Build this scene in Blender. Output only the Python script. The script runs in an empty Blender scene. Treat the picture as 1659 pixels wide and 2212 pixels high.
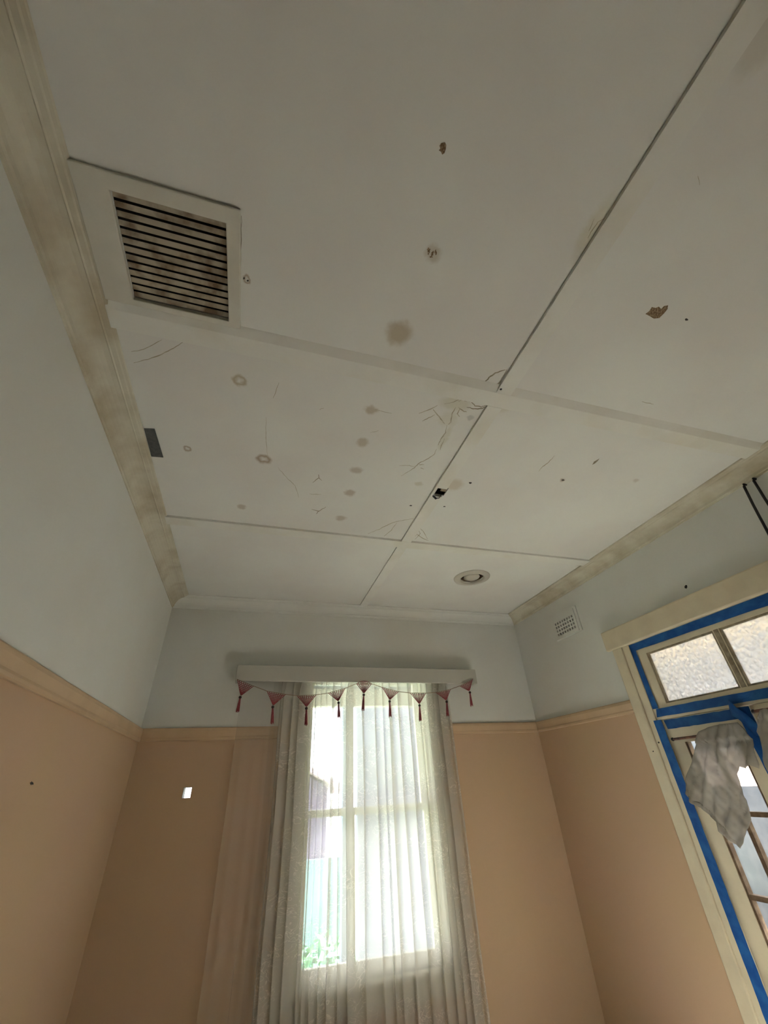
import bpy, bmesh, math, random
from mathutils import Vector, Matrix, noise
random.seed(7)
SC = bpy.context.scene
COL = SC.collection

# ------------------------------------------------------------------ camera
F, CX, CY = 872.52, 829.5, 1106.0
CZ = 1.76                                   # eye height above the floor
YAW, PIT, ROL = -0.3123308, 0.5907586, 0.0556025
R3 = (Matrix.Rotation(YAW, 3, 'Z') @ Matrix.Rotation(PIT, 3, 'X') @ Matrix.Rotation(ROL, 3, 'Y'))
cam = bpy.data.cameras.new('camera'); camo = bpy.data.objects.new('camera', cam); COL.objects.link(camo)
rt, fw, up = R3.col[0], R3.col[1], R3.col[2]
M4 = Matrix(((rt[0], up[0], -fw[0], 0), (rt[1], up[1], -fw[1], 0), (rt[2], up[2], -fw[2], CZ), (0, 0, 0, 1)))
camo.matrix_world = M4
cam.sensor_fit = 'HORIZONTAL'; cam.sensor_width = 36; cam.lens = 36 * F / 1659
cam.clip_start = 0.02; cam.clip_end = 200
SC.camera = camo

# ------------------------------------------------------------------ world and light
W = bpy.data.worlds.new('overcast_sky'); SC.world = W; W.use_nodes = True
wn = W.node_tree.nodes; wl = W.node_tree.links
wbg = wn['Background']; wbg.inputs[1].default_value = 1.0
wtc = wn.new('ShaderNodeTexCoord'); wsp = wn.new('ShaderNodeSeparateXYZ'); wr = wn.new('ShaderNodeValToRGB')
wl.new(wtc.outputs['Generated'], wsp.inputs[0]); wl.new(wsp.outputs[2], wr.inputs[0]); wl.new(wr.outputs[0], wbg.inputs[0])
wr.color_ramp.elements[0].position = 0.0; wr.color_ramp.elements[0].color = (0.92, 0.97, 1.0, 1)
wr.color_ramp.elements[1].position = 0.6; wr.color_ramp.elements[1].color = (0.88, 0.94, 1.0, 1)

def portal(name, loc, rot, sx, sy):
    l = bpy.data.lights.new(name, 'AREA'); l.shape = 'RECTANGLE'; l.size = sx; l.size_y = sy
    l.cycles.is_portal = True
    o = bpy.data.objects.new(name, l); COL.objects.link(o); o.location = loc; o.rotation_euler = rot
sun = bpy.data.lights.new('sun', 'SUN'); sun.energy = 24; sun.angle = 0.01; sun.color = (0.96, 1.0, 1.0)
suno = bpy.data.objects.new('sun', sun); COL.objects.link(suno)      # high over the porch, falls through the French door onto the floor
suno.rotation_euler = Vector((-.66, .02, -.75)).to_track_quat('-Z', 'Y').to_euler(); suno.location = (8, 1, 12)
SC.view_settings.view_transform = 'Standard'; SC.view_settings.look = 'None'
SC.view_settings.gamma = 1; SC.view_settings.use_curve_mapping = False
SC.view_settings.exposure = 3.5

# room numbers (metres, measured from the eye; CZ lifts them to the floor)
A, B, D, H = 0.6952, 2.3502, 3.3616, 1.288
RAIL = 0.376; REAR = -2.6; FL = -CZ
T = 0.14                                     # wall thickness
portal('window_portal', (0.86, D + 0.20, CZ - 0.08), (math.radians(-90), 0, 0), 1.0, 1.6)
portal('door_portal', (B + 0.20, 1.58, CZ - 0.5), (0, math.radians(90), 0), 2.3, 1.1)

def at(px, ax, val):                          # the point of a real surface (plane) seen at a pixel
    r = R3 @ Vector(((px[0] - CX) / F, 1, -(px[1] - CY) / F))
    q = r * (val / r[ax]); q[2] += CZ
    return q

# ------------------------------------------------------------------ materials
def mat(name, col, rough=0.8, spec=0.3, nz=None, bump=0.0, bscale=60, metal=0):
    m = bpy.data.materials.new(name); m.use_nodes = True
    n = m.node_tree.nodes; l = m.node_tree.links; b = n['Principled BSDF']
    b.inputs['Base Color'].default_value = (*col, 1); b.inputs['Roughness'].default_value = rough
    b.inputs['Specular IOR Level'].default_value = spec; b.inputs['Metallic'].default_value = metal
    g = n.new('ShaderNodeNewGeometry')
    if nz:                                    # (second colour, scale, lo, hi)
        t = n.new('ShaderNodeTexNoise'); t.inputs['Scale'].default_value = nz[1]; t.inputs['Detail'].default_value = 5
        l.new(g.outputs['Position'], t.inputs['Vector'])
        mr = n.new('ShaderNodeMapRange'); mr.inputs[1].default_value = nz[2]; mr.inputs[2].default_value = nz[3]
        l.new(t.outputs[0], mr.inputs[0])
        mx = n.new('ShaderNodeMix'); mx.data_type = 'RGBA'
        mx.inputs[6].default_value = (*col, 1); mx.inputs[7].default_value = (*nz[0], 1)
        l.new(mr.outputs[0], mx.inputs[0]); l.new(mx.outputs[2], b.inputs['Base Color'])
    if bump:
        t2 = n.new('ShaderNodeTexNoise'); t2.inputs['Scale'].default_value = bscale; t2.inputs['Detail'].default_value = 3
        l.new(g.outputs['Position'], t2.inputs['Vector'])
        bp = n.new('ShaderNodeBump'); bp.inputs['Strength'].default_value = bump; bp.inputs['Distance'].default_value = 0.004
        l.new(t2.outputs[0], bp.inputs['Height']); l.new(bp.outputs[0], b.inputs['Normal'])
    return m

WHITE = (0.70, 0.71, 0.67); PEACH = (0.57, 0.41, 0.255)
M = {}
M['upper'] = mat('offwhite_wall_paint', WHITE, 0.75, 0.3, ((0.67, 0.66, 0.60), 1.6, 0.4, 0.7), 0.12, 25)
M['peach'] = mat('peach_wall_paint', PEACH, 0.8, 0.25, ((0.58, 0.40, 0.275), 1.3, 0.4, 0.7), 0.12, 25)
M['rail'] = mat('peach_rail_gloss', (0.61, 0.44, 0.275), 0.45, 0.4, ((0.55, 0.39, 0.24), 6, 0.4, 0.7))
M['cornice'] = mat('aged_cream_cornice', (0.62, 0.585, 0.47), 0.7, 0.3, ((0.47, 0.41, 0.29), 5.5, 0.42, 0.68), 0.5, 22)
M['cream'] = mat('cream_gloss_paint', (0.68, 0.60, 0.43), 0.4, 0.45, ((0.60, 0.52, 0.37), 9, 0.4, 0.75), 0.1, 40)
M['frame_white'] = mat('window_cream', (0.70, 0.66, 0.52), 0.5, 0.4)
M['batten'] = mat('batten_paint', (0.715, 0.71, 0.655), 0.7, 0.3, ((0.66, 0.64, 0.56), 5, 0.45, 0.7), 0.1, 30)
M['bead'] = mat('brown_stained_bead', (0.10, 0.062, 0.035), 0.6, 0.3, ((0.19, 0.13, 0.08), 30, 0.4, 0.65))
M['greybead'] = mat('weathered_bead', (0.22, 0.175, 0.115), 0.6, 0.3, ((0.34, 0.29, 0.2), 30, 0.4, 0.65))
M['tape'] = mat('blue_painters_tape', (0.006, 0.075, 0.30), 0.65, 0.3, ((0.015, 0.12, 0.38), 18, 0.4, 0.65), 0.4, 60)
M['black'] = mat('black_rubber', (0.008, 0.008, 0.009), 0.5, 0.4)
M['dark'] = mat('dark_cavity', (0.012, 0.010, 0.009), 0.9, 0.1)
M['duct'] = mat('dark_grey_patch', (0.075, 0.08, 0.078), 0.7, 0.3, ((0.11, 0.115, 0.11), 60, 0.4, 0.7), 0.3, 90)
M['grille'] = mat('offwhite_grille_metal', (0.62, 0.60, 0.52), 0.55, 0.4, ((0.57, 0.545, 0.46), 8, 0.45, 0.7))
M['slat'] = mat('dusty_slat', (0.50, 0.44, 0.34), 0.8, 0.2, ((0.20, 0.14, 0.09), 16, 0.47, 0.68))
M['floor'] = mat('brown_floorboard', (0.50, 0.47, 0.42), 0.5, 0.4, ((0.43, 0.40, 0.35), 4, 0.4, 0.6))
M['red'] = mat('dusty_rose_yarn', (0.34, 0.085, 0.095), 0.95, 0.1, ((0.26, 0.06, 0.07), 80, 0.4, 0.6), 0.4, 400)
M['beadwood'] = mat('dark_wooden_bead', (0.045, 0.02, 0.018), 0.5, 0.4)
M['cord'] = mat('twine', (0.30, 0.22, 0.16), 0.9, 0.1)
M['scar'] = mat('bare_brown_board', (0.16, 0.105, 0.06), 0.95, 0.1, ((0.33, 0.25, 0.16), 190, 0.45, 0.6))
M['darkspot'] = mat('dark_nail_hole', (0.05, 0.045, 0.04), 0.9, 0.1)
M['crack'] = mat('paint_crack', (0.36, 0.32, 0.23), 0.9, 0.1, ((0.5, 0.47, 0.38), 30, 0.4, 0.6))
M['crackdark'] = mat('paint_crack_dark', (0.22, 0.19, 0.13), 0.9, 0.1, ((0.34, 0.30, 0.22), 30, 0.4, 0.6))
M['rod'] = mat('rusty_brown_rod', (0.17, 0.075, 0.045), 0.6, 0.4, ((0.05, 0.025, 0.02), 25, 0.45, 0.6))
M['plastic_white'] = mat('white_plastic', (0.7, 0.72, 0.7), 0.4, 0.5)
M['disc'] = mat('pale_vent_plastic', (0.52, 0.49, 0.42), 0.35, 0.5)
M['grass'] = mat('pale_grass', (0.12, 0.15, 0.11), 0.95, 0.1, ((0.15, 0.17, 0.13), 3, 0.4, 0.6))
M['paving'] = mat('pale_paving', (0.14, 0.14, 0.14), 0.95, 0.1, ((0.11, 0.11, 0.11), 3, 0.4, 0.6))
M['lilac'] = mat('lilac_weatherboard', (0.15, 0.12, 0.18), 0.9, 0.2)
M['roof'] = mat('grey_pink_roof', (0.40, 0.30, 0.32), 0.9, 0.2)
M['post'] = mat('blue_grey_post', (0.16, 0.22, 0.33), 0.7, 0.3)
M['brick'] = mat('pale_outer_wall', (0.085, 0.095, 0.11), 0.9, 0.2, ((0.06, 0.07, 0.085), 6, 0.4, 0.6))
M['mint'] = mat('mint_steel_fence', (0.17, 0.27, 0.28), 0.6, 0.3)
M['render'] = mat('pale_render', (0.20, 0.215, 0.25), 0.9, 0.2, ((0.16, 0.17, 0.20), 6, 0.4, 0.6))
M['pelmet'] = mat('pelmet_shaded_white', (0.52, 0.51, 0.45), 0.7, 0.3)  # wall off-white darkened, the board's underlit shade put into its colour
M['leaf'] = mat('leaf_green', (0.16, 0.34, 0.16), 0.8, 0.3, ((0.06, 0.20, 0.13), 9, 0.4, 0.6))
M['paper'] = mat('pale_lilac_print', (0.62, 0.62, 0.72), 0.8, 0.2, ((0.36, 0.36, 0.50), 24, 0.5, 0.56))

def glass(name, ripple):
    m = bpy.data.materials.new(name); m.use_nodes = True; n = m.node_tree.nodes; l = m.node_tree.links
    n.remove(n['Principled BSDF']); out = n['Material Output']
    g = n.new('ShaderNodeNewGeometry')
    tr = n.new('ShaderNodeBsdfTransparent'); gl = n.new('ShaderNodeBsdfGlossy'); gl.inputs['Roughness'].default_value = 0.12
    if not ripple:
        mx = n.new('ShaderNodeMixShader'); mx.inputs[0].default_value = 0.05
        l.new(tr.outputs[0], mx.inputs[1]); l.new(gl.outputs[0], mx.inputs[2]); l.new(mx.outputs[0], out.inputs[0]); return m
    v = n.new('ShaderNodeTexVoronoi'); v.feature = 'SMOOTH_F1'; v.inputs['Scale'].default_value = 46
    v.inputs['Smoothness'].default_value = 0.5
    nz = n.new('ShaderNodeTexNoise'); nz.inputs['Scale'].default_value = 20
    add = n.new('ShaderNodeVectorMath'); add.operation = 'MULTIPLY_ADD'; add.inputs[1].default_value = (0.02,) * 3
    l.new(nz.outputs['Color'], add.inputs[0]); l.new(g.outputs['Position'], add.inputs[2]); l.new(g.outputs['Position'], nz.inputs['Vector'])
    l.new(add.outputs[0], v.inputs['Vector'])
    bp = n.new('ShaderNodeBump'); bp.inputs['Strength'].default_value = 1; bp.inputs['Distance'].default_value = 0.012
    l.new(v.outputs['Distance'], bp.inputs['Height'])
    rf = n.new('ShaderNodeBsdfRefraction'); rf.inputs['Roughness'].default_value = 0.08; rf.inputs['IOR'].default_value = 1.35
    tl = n.new('ShaderNodeBsdfTranslucent'); tl.inputs[0].default_value = (0.86, 0.86, 0.88, 1); rf.inputs[0].default_value = (0.93, 0.93, 0.95, 1)
    for s in (rf, tl, gl): l.new(bp.outputs[0], s.inputs['Normal'])
    a = n.new('ShaderNodeMixShader'); a.inputs[0].default_value = 0.45; l.new(rf.outputs[0], a.inputs[1]); l.new(tl.outputs[0], a.inputs[2])
    b = n.new('ShaderNodeMixShader'); b.inputs[0].default_value = 0.15; l.new(a.outputs[0], b.inputs[1]); l.new(gl.outputs[0], b.inputs[2])
    c = n.new('ShaderNodeMixShader'); c.inputs[0].default_value = 0.12; l.new(b.outputs[0], c.inputs[1]); l.new(tr.outputs[0], c.inputs[2])
    l.new(c.outputs[0], out.inputs[0]); return m
M['glass'] = glass('clear_glass', False); M['ripple'] = glass('rippled_obscure_glass', True)

def sheer(name, col, alpha, lace):
    m = bpy.data.materials.new(name); m.use_nodes = True; n = m.node_tree.nodes; l = m.node_tree.links
    n.remove(n['Principled BSDF']); out = n['Material Output']
    tr = n.new('ShaderNodeBsdfTransparent'); df = n.new('ShaderNodeBsdfDiffuse'); tl = n.new('ShaderNodeBsdfTranslucent')
    df.inputs[0].default_value = (*col, 1); tl.inputs[0].default_value = (*col, 1)
    cl = n.new('ShaderNodeMixShader'); cl.inputs[0].default_value = 0.38
    l.new(df.outputs[0], cl.inputs[1]); l.new(tl.outputs[0], cl.inputs[2])
    mx = n.new('ShaderNodeMixShader'); mx.inputs[0].default_value = alpha
    l.new(tr.outputs[0], mx.inputs[1]); l.new(cl.outputs[0], mx.inputs[2]); l.new(mx.outputs[0], out.inputs[0])
    if lace:                                  # woven scroll and leaf motifs, in the cloth's own UV
        uv = n.new('ShaderNodeUVMap'); uv.uv_map = 'uv'
        def wv(scale, dist, lo, hi):
            nz = n.new('ShaderNodeTexNoise'); nz.inputs['Scale'].default_value = scale; nz.inputs['Detail'].default_value = 1
            nz.inputs['Distortion'].default_value = dist; l.new(uv.outputs[0], nz.inputs['Vector'])
            s = n.new('ShaderNodeMath'); s.operation = 'SUBTRACT'; s.inputs[1].default_value = 0.5; l.new(nz.outputs[0], s.inputs[0])
            ab = n.new('ShaderNodeMath'); ab.operation = 'ABSOLUTE'; l.new(s.outputs[0], ab.inputs[0])
            r = n.new('ShaderNodeMapRange'); r.inputs[1].default_value = lo; r.inputs[2].default_value = hi
            r.inputs[3].default_value = 1; r.inputs[4].default_value = 0; l.new(ab.outputs[0], r.inputs[0]); return r
        a = wv(19, 2.2, 0.012, 0.03)
        b = n.new('ShaderNodeTexNoise'); b.inputs['Scale'].default_value = 4.5; l.new(uv.outputs[0], b.inputs['Vector'])
        br = n.new('ShaderNodeMapRange'); br.inputs[1].default_value = 0.45; br.inputs[2].default_value = 0.56; l.new(b.outputs[0], br.inputs[0])
        mu0 = n.new('ShaderNodeMath'); mu0.operation = 'MULTIPLY'; l.new(a.outputs[0], mu0.inputs[0]); l.new(br.outputs[0], mu0.inputs[1])
        ga = n.new('ShaderNodeAttribute'); ga.attribute_name = 'gathering'
        gr_ = n.new('ShaderNodeMapRange'); gr_.inputs[1].default_value = 0.6; gr_.inputs[2].default_value = 1.0; l.new(ga.outputs['Fac'], gr_.inputs[0])
        mu = n.new('ShaderNodeMath'); mu.operation = 'MULTIPLY'; l.new(mu0.outputs[0], mu.inputs[0]); l.new(gr_.outputs[0], mu.inputs[1])
        sc = n.new('ShaderNodeMath'); sc.operation = 'MULTIPLY_ADD'; sc.inputs[1].default_value = 0.20; sc.inputs[2].default_value = alpha
        sc.use_clamp = True; l.new(mu.outputs[0], sc.inputs[0])
        at_ = n.new('ShaderNodeAttribute'); at_.attribute_name = 'gathering'
        dm = n.new('ShaderNodeMath'); dm.operation = 'MULTIPLY'; l.new(sc.outputs[0], dm.inputs[0]); l.new(at_.outputs['Fac'], dm.inputs[1]); l.new(dm.outputs[0], mx.inputs[0])
    return m
M['sheer'] = sheer('ivory_sheer_lace', (0.74, 0.71, 0.64), 0.58, True)
M['plastic'] = sheer('dusty_plastic_sheet', (0.42, 0.39, 0.34), 0.82, False)

# ceiling paint with its water marks and stains (each has its own place and shape)
def ceiling_mat():
    m = mat('ceiling_paint', (0.715, 0.72, 0.675), 0.8, 0.25, ((0.685, 0.67, 0.63), 2.2, 0.4, 0.65), 0.1, 14)
    n = m.node_tree.nodes; l = m.node_tree.links; b = n['Principled BSDF']
    cur = b.inputs['Base Color'].links[0].from_socket
    g = n.new('ShaderNodeNewGeometry')
    nz = n.new('ShaderNodeTexNoise'); nz.inputs['Scale'].default_value = 38; nz.inputs['Detail'].default_value = 4
    l.new(g.outputs['Position'], nz.inputs['Vector'])
    ad = n.new('ShaderNodeVectorMath'); ad.operation = 'MULTIPLY_ADD'; ad.inputs[1].default_value = (0.03, 0.03, 0)
    l.new(nz.outputs['Color'], ad.inputs[0]); l.new(g.outputs['Position'], ad.inputs[2])
    tan = (0.40, 0.33, 0.21); pale = (0.47, 0.42, 0.27); brn = (0.33, 0.24, 0.15); yel = (0.52, 0.49, 0.33)
    S = [  # pixel, radii in m (x, y), strength, colour, ring
        ((862, 720), .055, .055, .75, tan, 0), ((518, 822), .032, .032, .8, tan, 1), ((801, 886), .035, .03, .65, tan, 0),
        ((783, 956), .032, .036, .6, tan, 0), ((770, 1016), .038, .03, .5, brn, 0), ((755, 1065), .035, .035, .55, brn, 0),
        ((737, 1119), .035, .035, .5, brn, 0), ((570, 992), .042, .035, .85, brn, 1), ((404, 970), .02, .025, .8, brn, 1),
        ((522, 1095), .03, .028, .5, brn, 0), ((936, 548), .028, .03, .5, tan, 0), ((532, 603), .012, .015, .8, brn, 1),
        ((985, 872), .085, .045, .45, yel, 0), ((968, 905), .05, .05, .3, yel, 0), ((962, 945), .02, .10, .35, yel, 0),
        ((1284, 492), .035, .10, .4, yel, 0), ((982, 1048), .055, .06, .5, (0.50, .42, .28), 0), ((1264, 1219), .07, .07, .6, brn, 0),
        ((1374, 1038), .025, .02, .3, brn, 0), ((1215, 1037), .018, .018, .6, brn, 0), ((1016, 903), .018, .02, .4, (.3, .33, .3), 0),
        ((1655, 75), .05, .08, .3, tan, 0), ((1085, 880), .05, .03, .3, yel, 0), ((905, 1045), .03, .02, .4, pale, 0),
        ((450, 735), .015, .012, .5, tan, 0), ((410, 716), .015, .012, .4, tan, 0), ((700, 1160), .02, .02, .25, brn, 0)]
    for px, rx, ry, st, c, ring in S:
        q = at(px, 2, H)
        mp = n.new('ShaderNodeVectorMath'); mp.operation = 'SUBTRACT'; mp.inputs[1].default_value = (q.x + .015, q.y + .015, q.z)
        l.new(ad.outputs[0], mp.inputs[0])
        dv = n.new('ShaderNodeVectorMath'); dv.operation = 'MULTIPLY'; dv.inputs[1].default_value = (1 / rx, 1 / ry, 0); l.new(mp.outputs[0], dv.inputs[0])
        ln = n.new('ShaderNodeVectorMath'); ln.operation = 'LENGTH'; l.new(dv.outputs[0], ln.inputs[0])
        r = n.new('ShaderNodeMapRange'); r.interpolation_type = 'SMOOTHSTEP'
        r.inputs[1].default_value = 0.45 if not ring else 0.55; r.inputs[2].default_value = 1.1; r.inputs[3].default_value = st; r.inputs[4].default_value = 0
        l.new(ln.outputs['Value'], r.inputs[0]); fac = r.outputs[0]
        if ring:
            r2 = n.new('ShaderNodeMapRange'); r2.inputs[1].default_value = 0.1; r2.inputs[2].default_value = 0.6; l.new(ln.outputs['Value'], r2.inputs[0])
            mu = n.new('ShaderNodeMath'); mu.operation = 'MULTIPLY'; l.new(fac, mu.inputs[0]); l.new(r2.outputs[0], mu.inputs[1]); fac = mu.outputs[0]
        mx = n.new('ShaderNodeMix'); mx.data_type = 'RGBA'; l.new(fac, mx.inputs[0]); l.new(cur, mx.inputs[6]); mx.inputs[7].default_value = (*c, 1)
        cur = mx.outputs[2]
    l.new(cur, b.inputs['Base Color'])
    return m
M['ceiling'] = ceiling_mat()

# ------------------------------------------------------------------ helpers
def obj(name, bm, m, parent=None, smooth=False, mats=None):
    me = bpy.data.meshes.new(name); bm.normal_update(); bm.to_mesh(me); bm.free()
    for x in (mats or [m]): me.materials.append(M[x])
    if smooth:
        for p in me.polygons: p.use_smooth = True
    o = bpy.data.objects.new(name, me); COL.objects.link(o)
    if parent: o.parent = parent; o.matrix_parent_inverse = parent.matrix_basis.inverted()
    return o
def tag(o, label, cat, group=None):
    o['label'] = label; o['category'] = cat
    if group: o['group'] = group
    return o
def thing(name, label, cat, loc=(0, 0, 0), group=None):
    o = bpy.data.objects.new(name, None); COL.objects.link(o); o.location = loc; o.empty_display_size = 0.05
    return tag(o, label, cat, group)
def struct(o): o['kind'] = 'structure'; return o
def sempty(name, loc=(0, 0, 0)):
    o = bpy.data.objects.new(name, None); COL.objects.link(o); o.location = loc; return struct(o)

def box(bm, x0, x1, y0, y1, z0, z1, bev=0):
    a, b = min(x0, x1), max(x0, x1); c, d = min(y0, y1), max(y0, y1); e, f = min(z0, z1), max(z0, z1)
    t = bmesh.new() if bev else bm
    v = [t.verts.new((x, y, z)) for x in (a, b) for y in (c, d) for z in (e, f)]
    for q in ((0, 1, 3, 2), (4, 6, 7, 5), (0, 4, 5, 1), (2, 3, 7, 6), (0, 2, 6, 4), (1, 5, 7, 3)):
        t.faces.new([v[i] for i in q])
    if bev:
        bmesh.ops.bevel(t, geom=t.edges[:], offset=bev, segments=2, affect='EDGES', profile=0.5)
        me = bpy.data.meshes.new('tmp'); t.to_mesh(me); t.free(); bm.from_mesh(me); bpy.data.meshes.remove(me)
    return bm
def bx(x0, x1, y0, y1, z0, z1, bev=0): return box(bmesh.new(), x0, x1, y0, y1, z0, z1, bev)

def solid(xs, ys, zs, filled, mi=lambda x, y, z: 0):
    """one mesh of the filled cells of a grid: a slab with true openings"""
    bm = bmesh.new(); V = {}
    nx, ny, nz_ = len(xs) - 1, len(ys) - 1, len(zs) - 1
    def c(i, j, k): return ((xs[i] + xs[i + 1]) / 2, (ys[j] + ys[j + 1]) / 2, (zs[k] + zs[k + 1]) / 2)
    def f(i, j, k): return 0 <= i < nx and 0 <= j < ny and 0 <= k < nz_ and filled(*c(i, j, k))
    def v(i, j, k):
        if (i, j, k) not in V: V[(i, j, k)] = bm.verts.new((xs[i], ys[j], zs[k]))
        return V[(i, j, k)]
    for i in range(nx):
        for j in range(ny):
            for k in range(nz_):
                if not f(i, j, k): continue
                for d, q in (((-1, 0, 0), ((0, 0, 0), (0, 0, 1), (0, 1, 1), (0, 1, 0))), ((1, 0, 0), ((1, 0, 0), (1, 1, 0), (1, 1, 1), (1, 0, 1))),
                             ((0, -1, 0), ((0, 0, 0), (1, 0, 0), (1, 0, 1), (0, 0, 1))), ((0, 1, 0), ((0, 1, 0), (0, 1, 1), (1, 1, 1), (1, 1, 0))),
                             ((0, 0, -1), ((0, 0, 0), (0, 1, 0), (1, 1, 0), (1, 0, 0))), ((0, 0, 1), ((0, 0, 1), (1, 0, 1), (1, 1, 1), (0, 1, 1)))):
                    if f(i + d[0], j + d[1], k + d[2]): continue
                    fc = bm.faces.new([v(i + a, j + b, k + e) for a, b, e in q]); fc.material_index = mi(*c(i, j, k))
    return bm

def prism_y(prof, side, y0, y1, m0, m1):       # wall along y; prof (u inward, z); mitred ends
    bm = bmesh.new(); s = 1 if side < 0 else -1
    r0 = [bm.verts.new((side + s * u, y0 + m0 * u, z)) for u, z in prof]
    r1 = [bm.verts.new((side + s * u, y1 - m1 * u, z)) for u, z in prof]
    n = len(prof)
    for i in range(n): bm.faces.new((r0[i], r0[(i + 1) % n], r1[(i + 1) % n], r1[i]))
    bm.faces.new(r0); bm.faces.new(r1[::-1]); bmesh.ops.recalc_face_normals(bm, faces=bm.faces[:]); return bm
def prism_x(prof, side, x0, x1, m0, m1, s=-1):
    bm = bmesh.new()
    r0 = [bm.verts.new((x0 + m0 * u, side + s * u, z)) for u, z in prof]
    r1 = [bm.verts.new((x1 - m1 * u, side + s * u, z)) for u, z in prof]
    n = len(prof)
    for i in range(n): bm.faces.new((r0[i], r0[(i + 1) % n], r1[(i + 1) % n], r1[i]))
    bm.faces.new(r0); bm.faces.new(r1[::-1]); bmesh.ops.recalc_face_normals(bm, faces=bm.faces[:]); return bm

def tube(pts, r, bm=None, seg=8, taper=None):
    bm = bm or bmesh.new(); pts = [Vector(p) for p in pts]; rings = []
    for i, p in enumerate(pts):
        d = (pts[min(i + 1, len(pts) - 1)] - pts[max(i - 1, 0)]).normalized()
        a = d.cross(Vector((0.3, 0.2, 1)) if abs(d.z) < .9 else Vector((1, 0.1, 0))).normalized(); b = d.cross(a)
        rr = taper[i] if taper else r
        rings.append([bm.verts.new(p + rr * (a * math.cos(t) + b * math.sin(t))) for t in [2 * math.pi * k / seg for k in range(seg)]])
    for u, w in zip(rings, rings[1:]):
        for k in range(seg): bm.faces.new((u[k], u[(k + 1) % seg], w[(k + 1) % seg], w[k]))
    bm.faces.new(rings[0][::-1]); bm.faces.new(rings[-1]); bmesh.ops.recalc_face_normals(bm, faces=bm.faces[:]); return bm
def lathe(prof, c, seg=40):
    bm = bmesh.new(); rings = []
    for r, z in prof:
        rings.append([bm.verts.new((c[0] + r * math.cos(2 * math.pi * k / seg), c[1] + r * math.sin(2 * math.pi * k / seg), z)) for k in range(seg)])
    for u, w in zip(rings, rings[1:]):
        for k in range(seg): bm.faces.new((u[k], u[(k + 1) % seg], w[(k + 1) % seg], w[k]))
    return bm
Z = lambda z: z + CZ

# ------------------------------------------------------------------ walls
ZT = Z(H) + 0.06
wm = lambda x, y, z: 1 if z < Z(RAIL) else 0
HX, HZ, HS = -0.338, 0.008, 0.026              # the small hole let into the back wall
WX0, WX1, WZ0, WZ1 = 0.38, 1.34, -0.94, 0.74
def back_f(x, y, z):
    z -= CZ
    if WX0 < x < WX1 and WZ0 < z < WZ1: return False
    if abs(x - HX) < HS and abs(z - HZ) < HS * 1.15: return False
    return True
wb = struct(obj('wall_back', solid([-A - T, HX - HS, HX + HS, WX0, WX1, B + T], [D, D + T],
     sorted([0, Z(WZ0), Z(HZ - HS * 1.15), Z(HZ + HS * 1.15), Z(RAIL), Z(WZ1), ZT]), back_f, wm), None, mats=['upper', 'peach']))
DY0, DY1, DZ1 = 1.02, 2.145, 0.69
struct(obj('wall_right', solid([B, B + T], [REAR, DY0, DY1, D], [0, Z(RAIL), Z(DZ1), ZT],
     lambda x, y, z: not (DY0 < y < DY1 and z < Z(DZ1)), wm), None, mats=['upper', 'peach']))
wall_l = struct(obj('wall_left', solid([-A - T, -A], [REAR, D], [0, Z(RAIL), ZT], lambda *a: True, wm), None, mats=['upper', 'peach']))
struct(obj('wall_rear', solid([-A - T, B + T], [REAR - T, REAR], [0, Z(RAIL), ZT], lambda *a: True, wm), None, mats=['upper', 'peach']))
struct(obj('floor', bx(-A - T, B + T, REAR - T, D + T, -0.05, 0), 'floor'))

# ------------------------------------------------------------------ ceiling: sheets, cover strips
ce = sempty('ceiling', (0.8, 1.0, Z(H)))
XC0, XC1, Y10, Y11, Y20, Y21 = 0.787, 0.853, 0.893, 0.961, 2.115, 2.191
XM = (XC0 + XC1) / 2
GX0, GX1, GY0, GY1 = -0.503, -0.224, 0.556, 0.843                 # return-air grille opening
rv = at((1019, 1248), 2, H); RV = (rv.x, rv.y)
hq = [at(p_, 2, H - .012) for p_ in ((945, 1050), (966, 1053), (955, 1068), (936, 1063))]
LX0, LX1 = 0.797, 0.866; LY0, LY1 = 1.535, 1.605
def sheet(x0, x1, y0, y1, holes=()):
    g = 0.0015; xs = {x0 + g, x1 - g}; ys = {y0 + g, y1 - g}
    for h in holes:
        xs |= {h[0], h[1]}; ys |= {h[2], h[3]}
    xs = sorted(q for q in xs if x0 + g <= q <= x1 - g); ys = sorted(q for q in ys if y0 + g <= q <= y1 - g)
    ok = lambda x, y, z: not any(h[0] < x < h[1] and h[2] < y < h[3] for h in holes)
    return obj('ceiling_sheet', solid(xs, ys, [Z(H), Z(H) + .006], ok), 'ceiling', ce)
hl = (LX0, LX1, LY0, LY1); hg = (GX0, GX1, GY0, GY1); hr = (RV[0] - .085, RV[0] + .085, RV[1] - .085, RV[1] + .085)
rows = [(REAR, -0.31), (-0.31, 0.925), (0.925, 2.15), (2.15, D)]
for i, (a, b) in enumerate(rows):
    sheet(-A, XM, a, b, [h for h in (hl, hg) if i in (1, 2)])
    sheet(XM, B, a, b, [h for h in (hl, hr) if i in (2, 3)])
obj('roof_backing', solid(sorted([-A - T, GX0, GX1, LX0, LX1, hr[0], hr[1], B + T]), sorted([REAR - T, GY0, GY1, LY0, LY1, hr[2], hr[3], D + T]),
    [Z(H) + .007, Z(H) + .05], lambda x, y, z: not any(h[0] < x < h[1] and h[2] < y < h[3] for h in (hl, hg, hr))), 'dark', ce)
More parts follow.
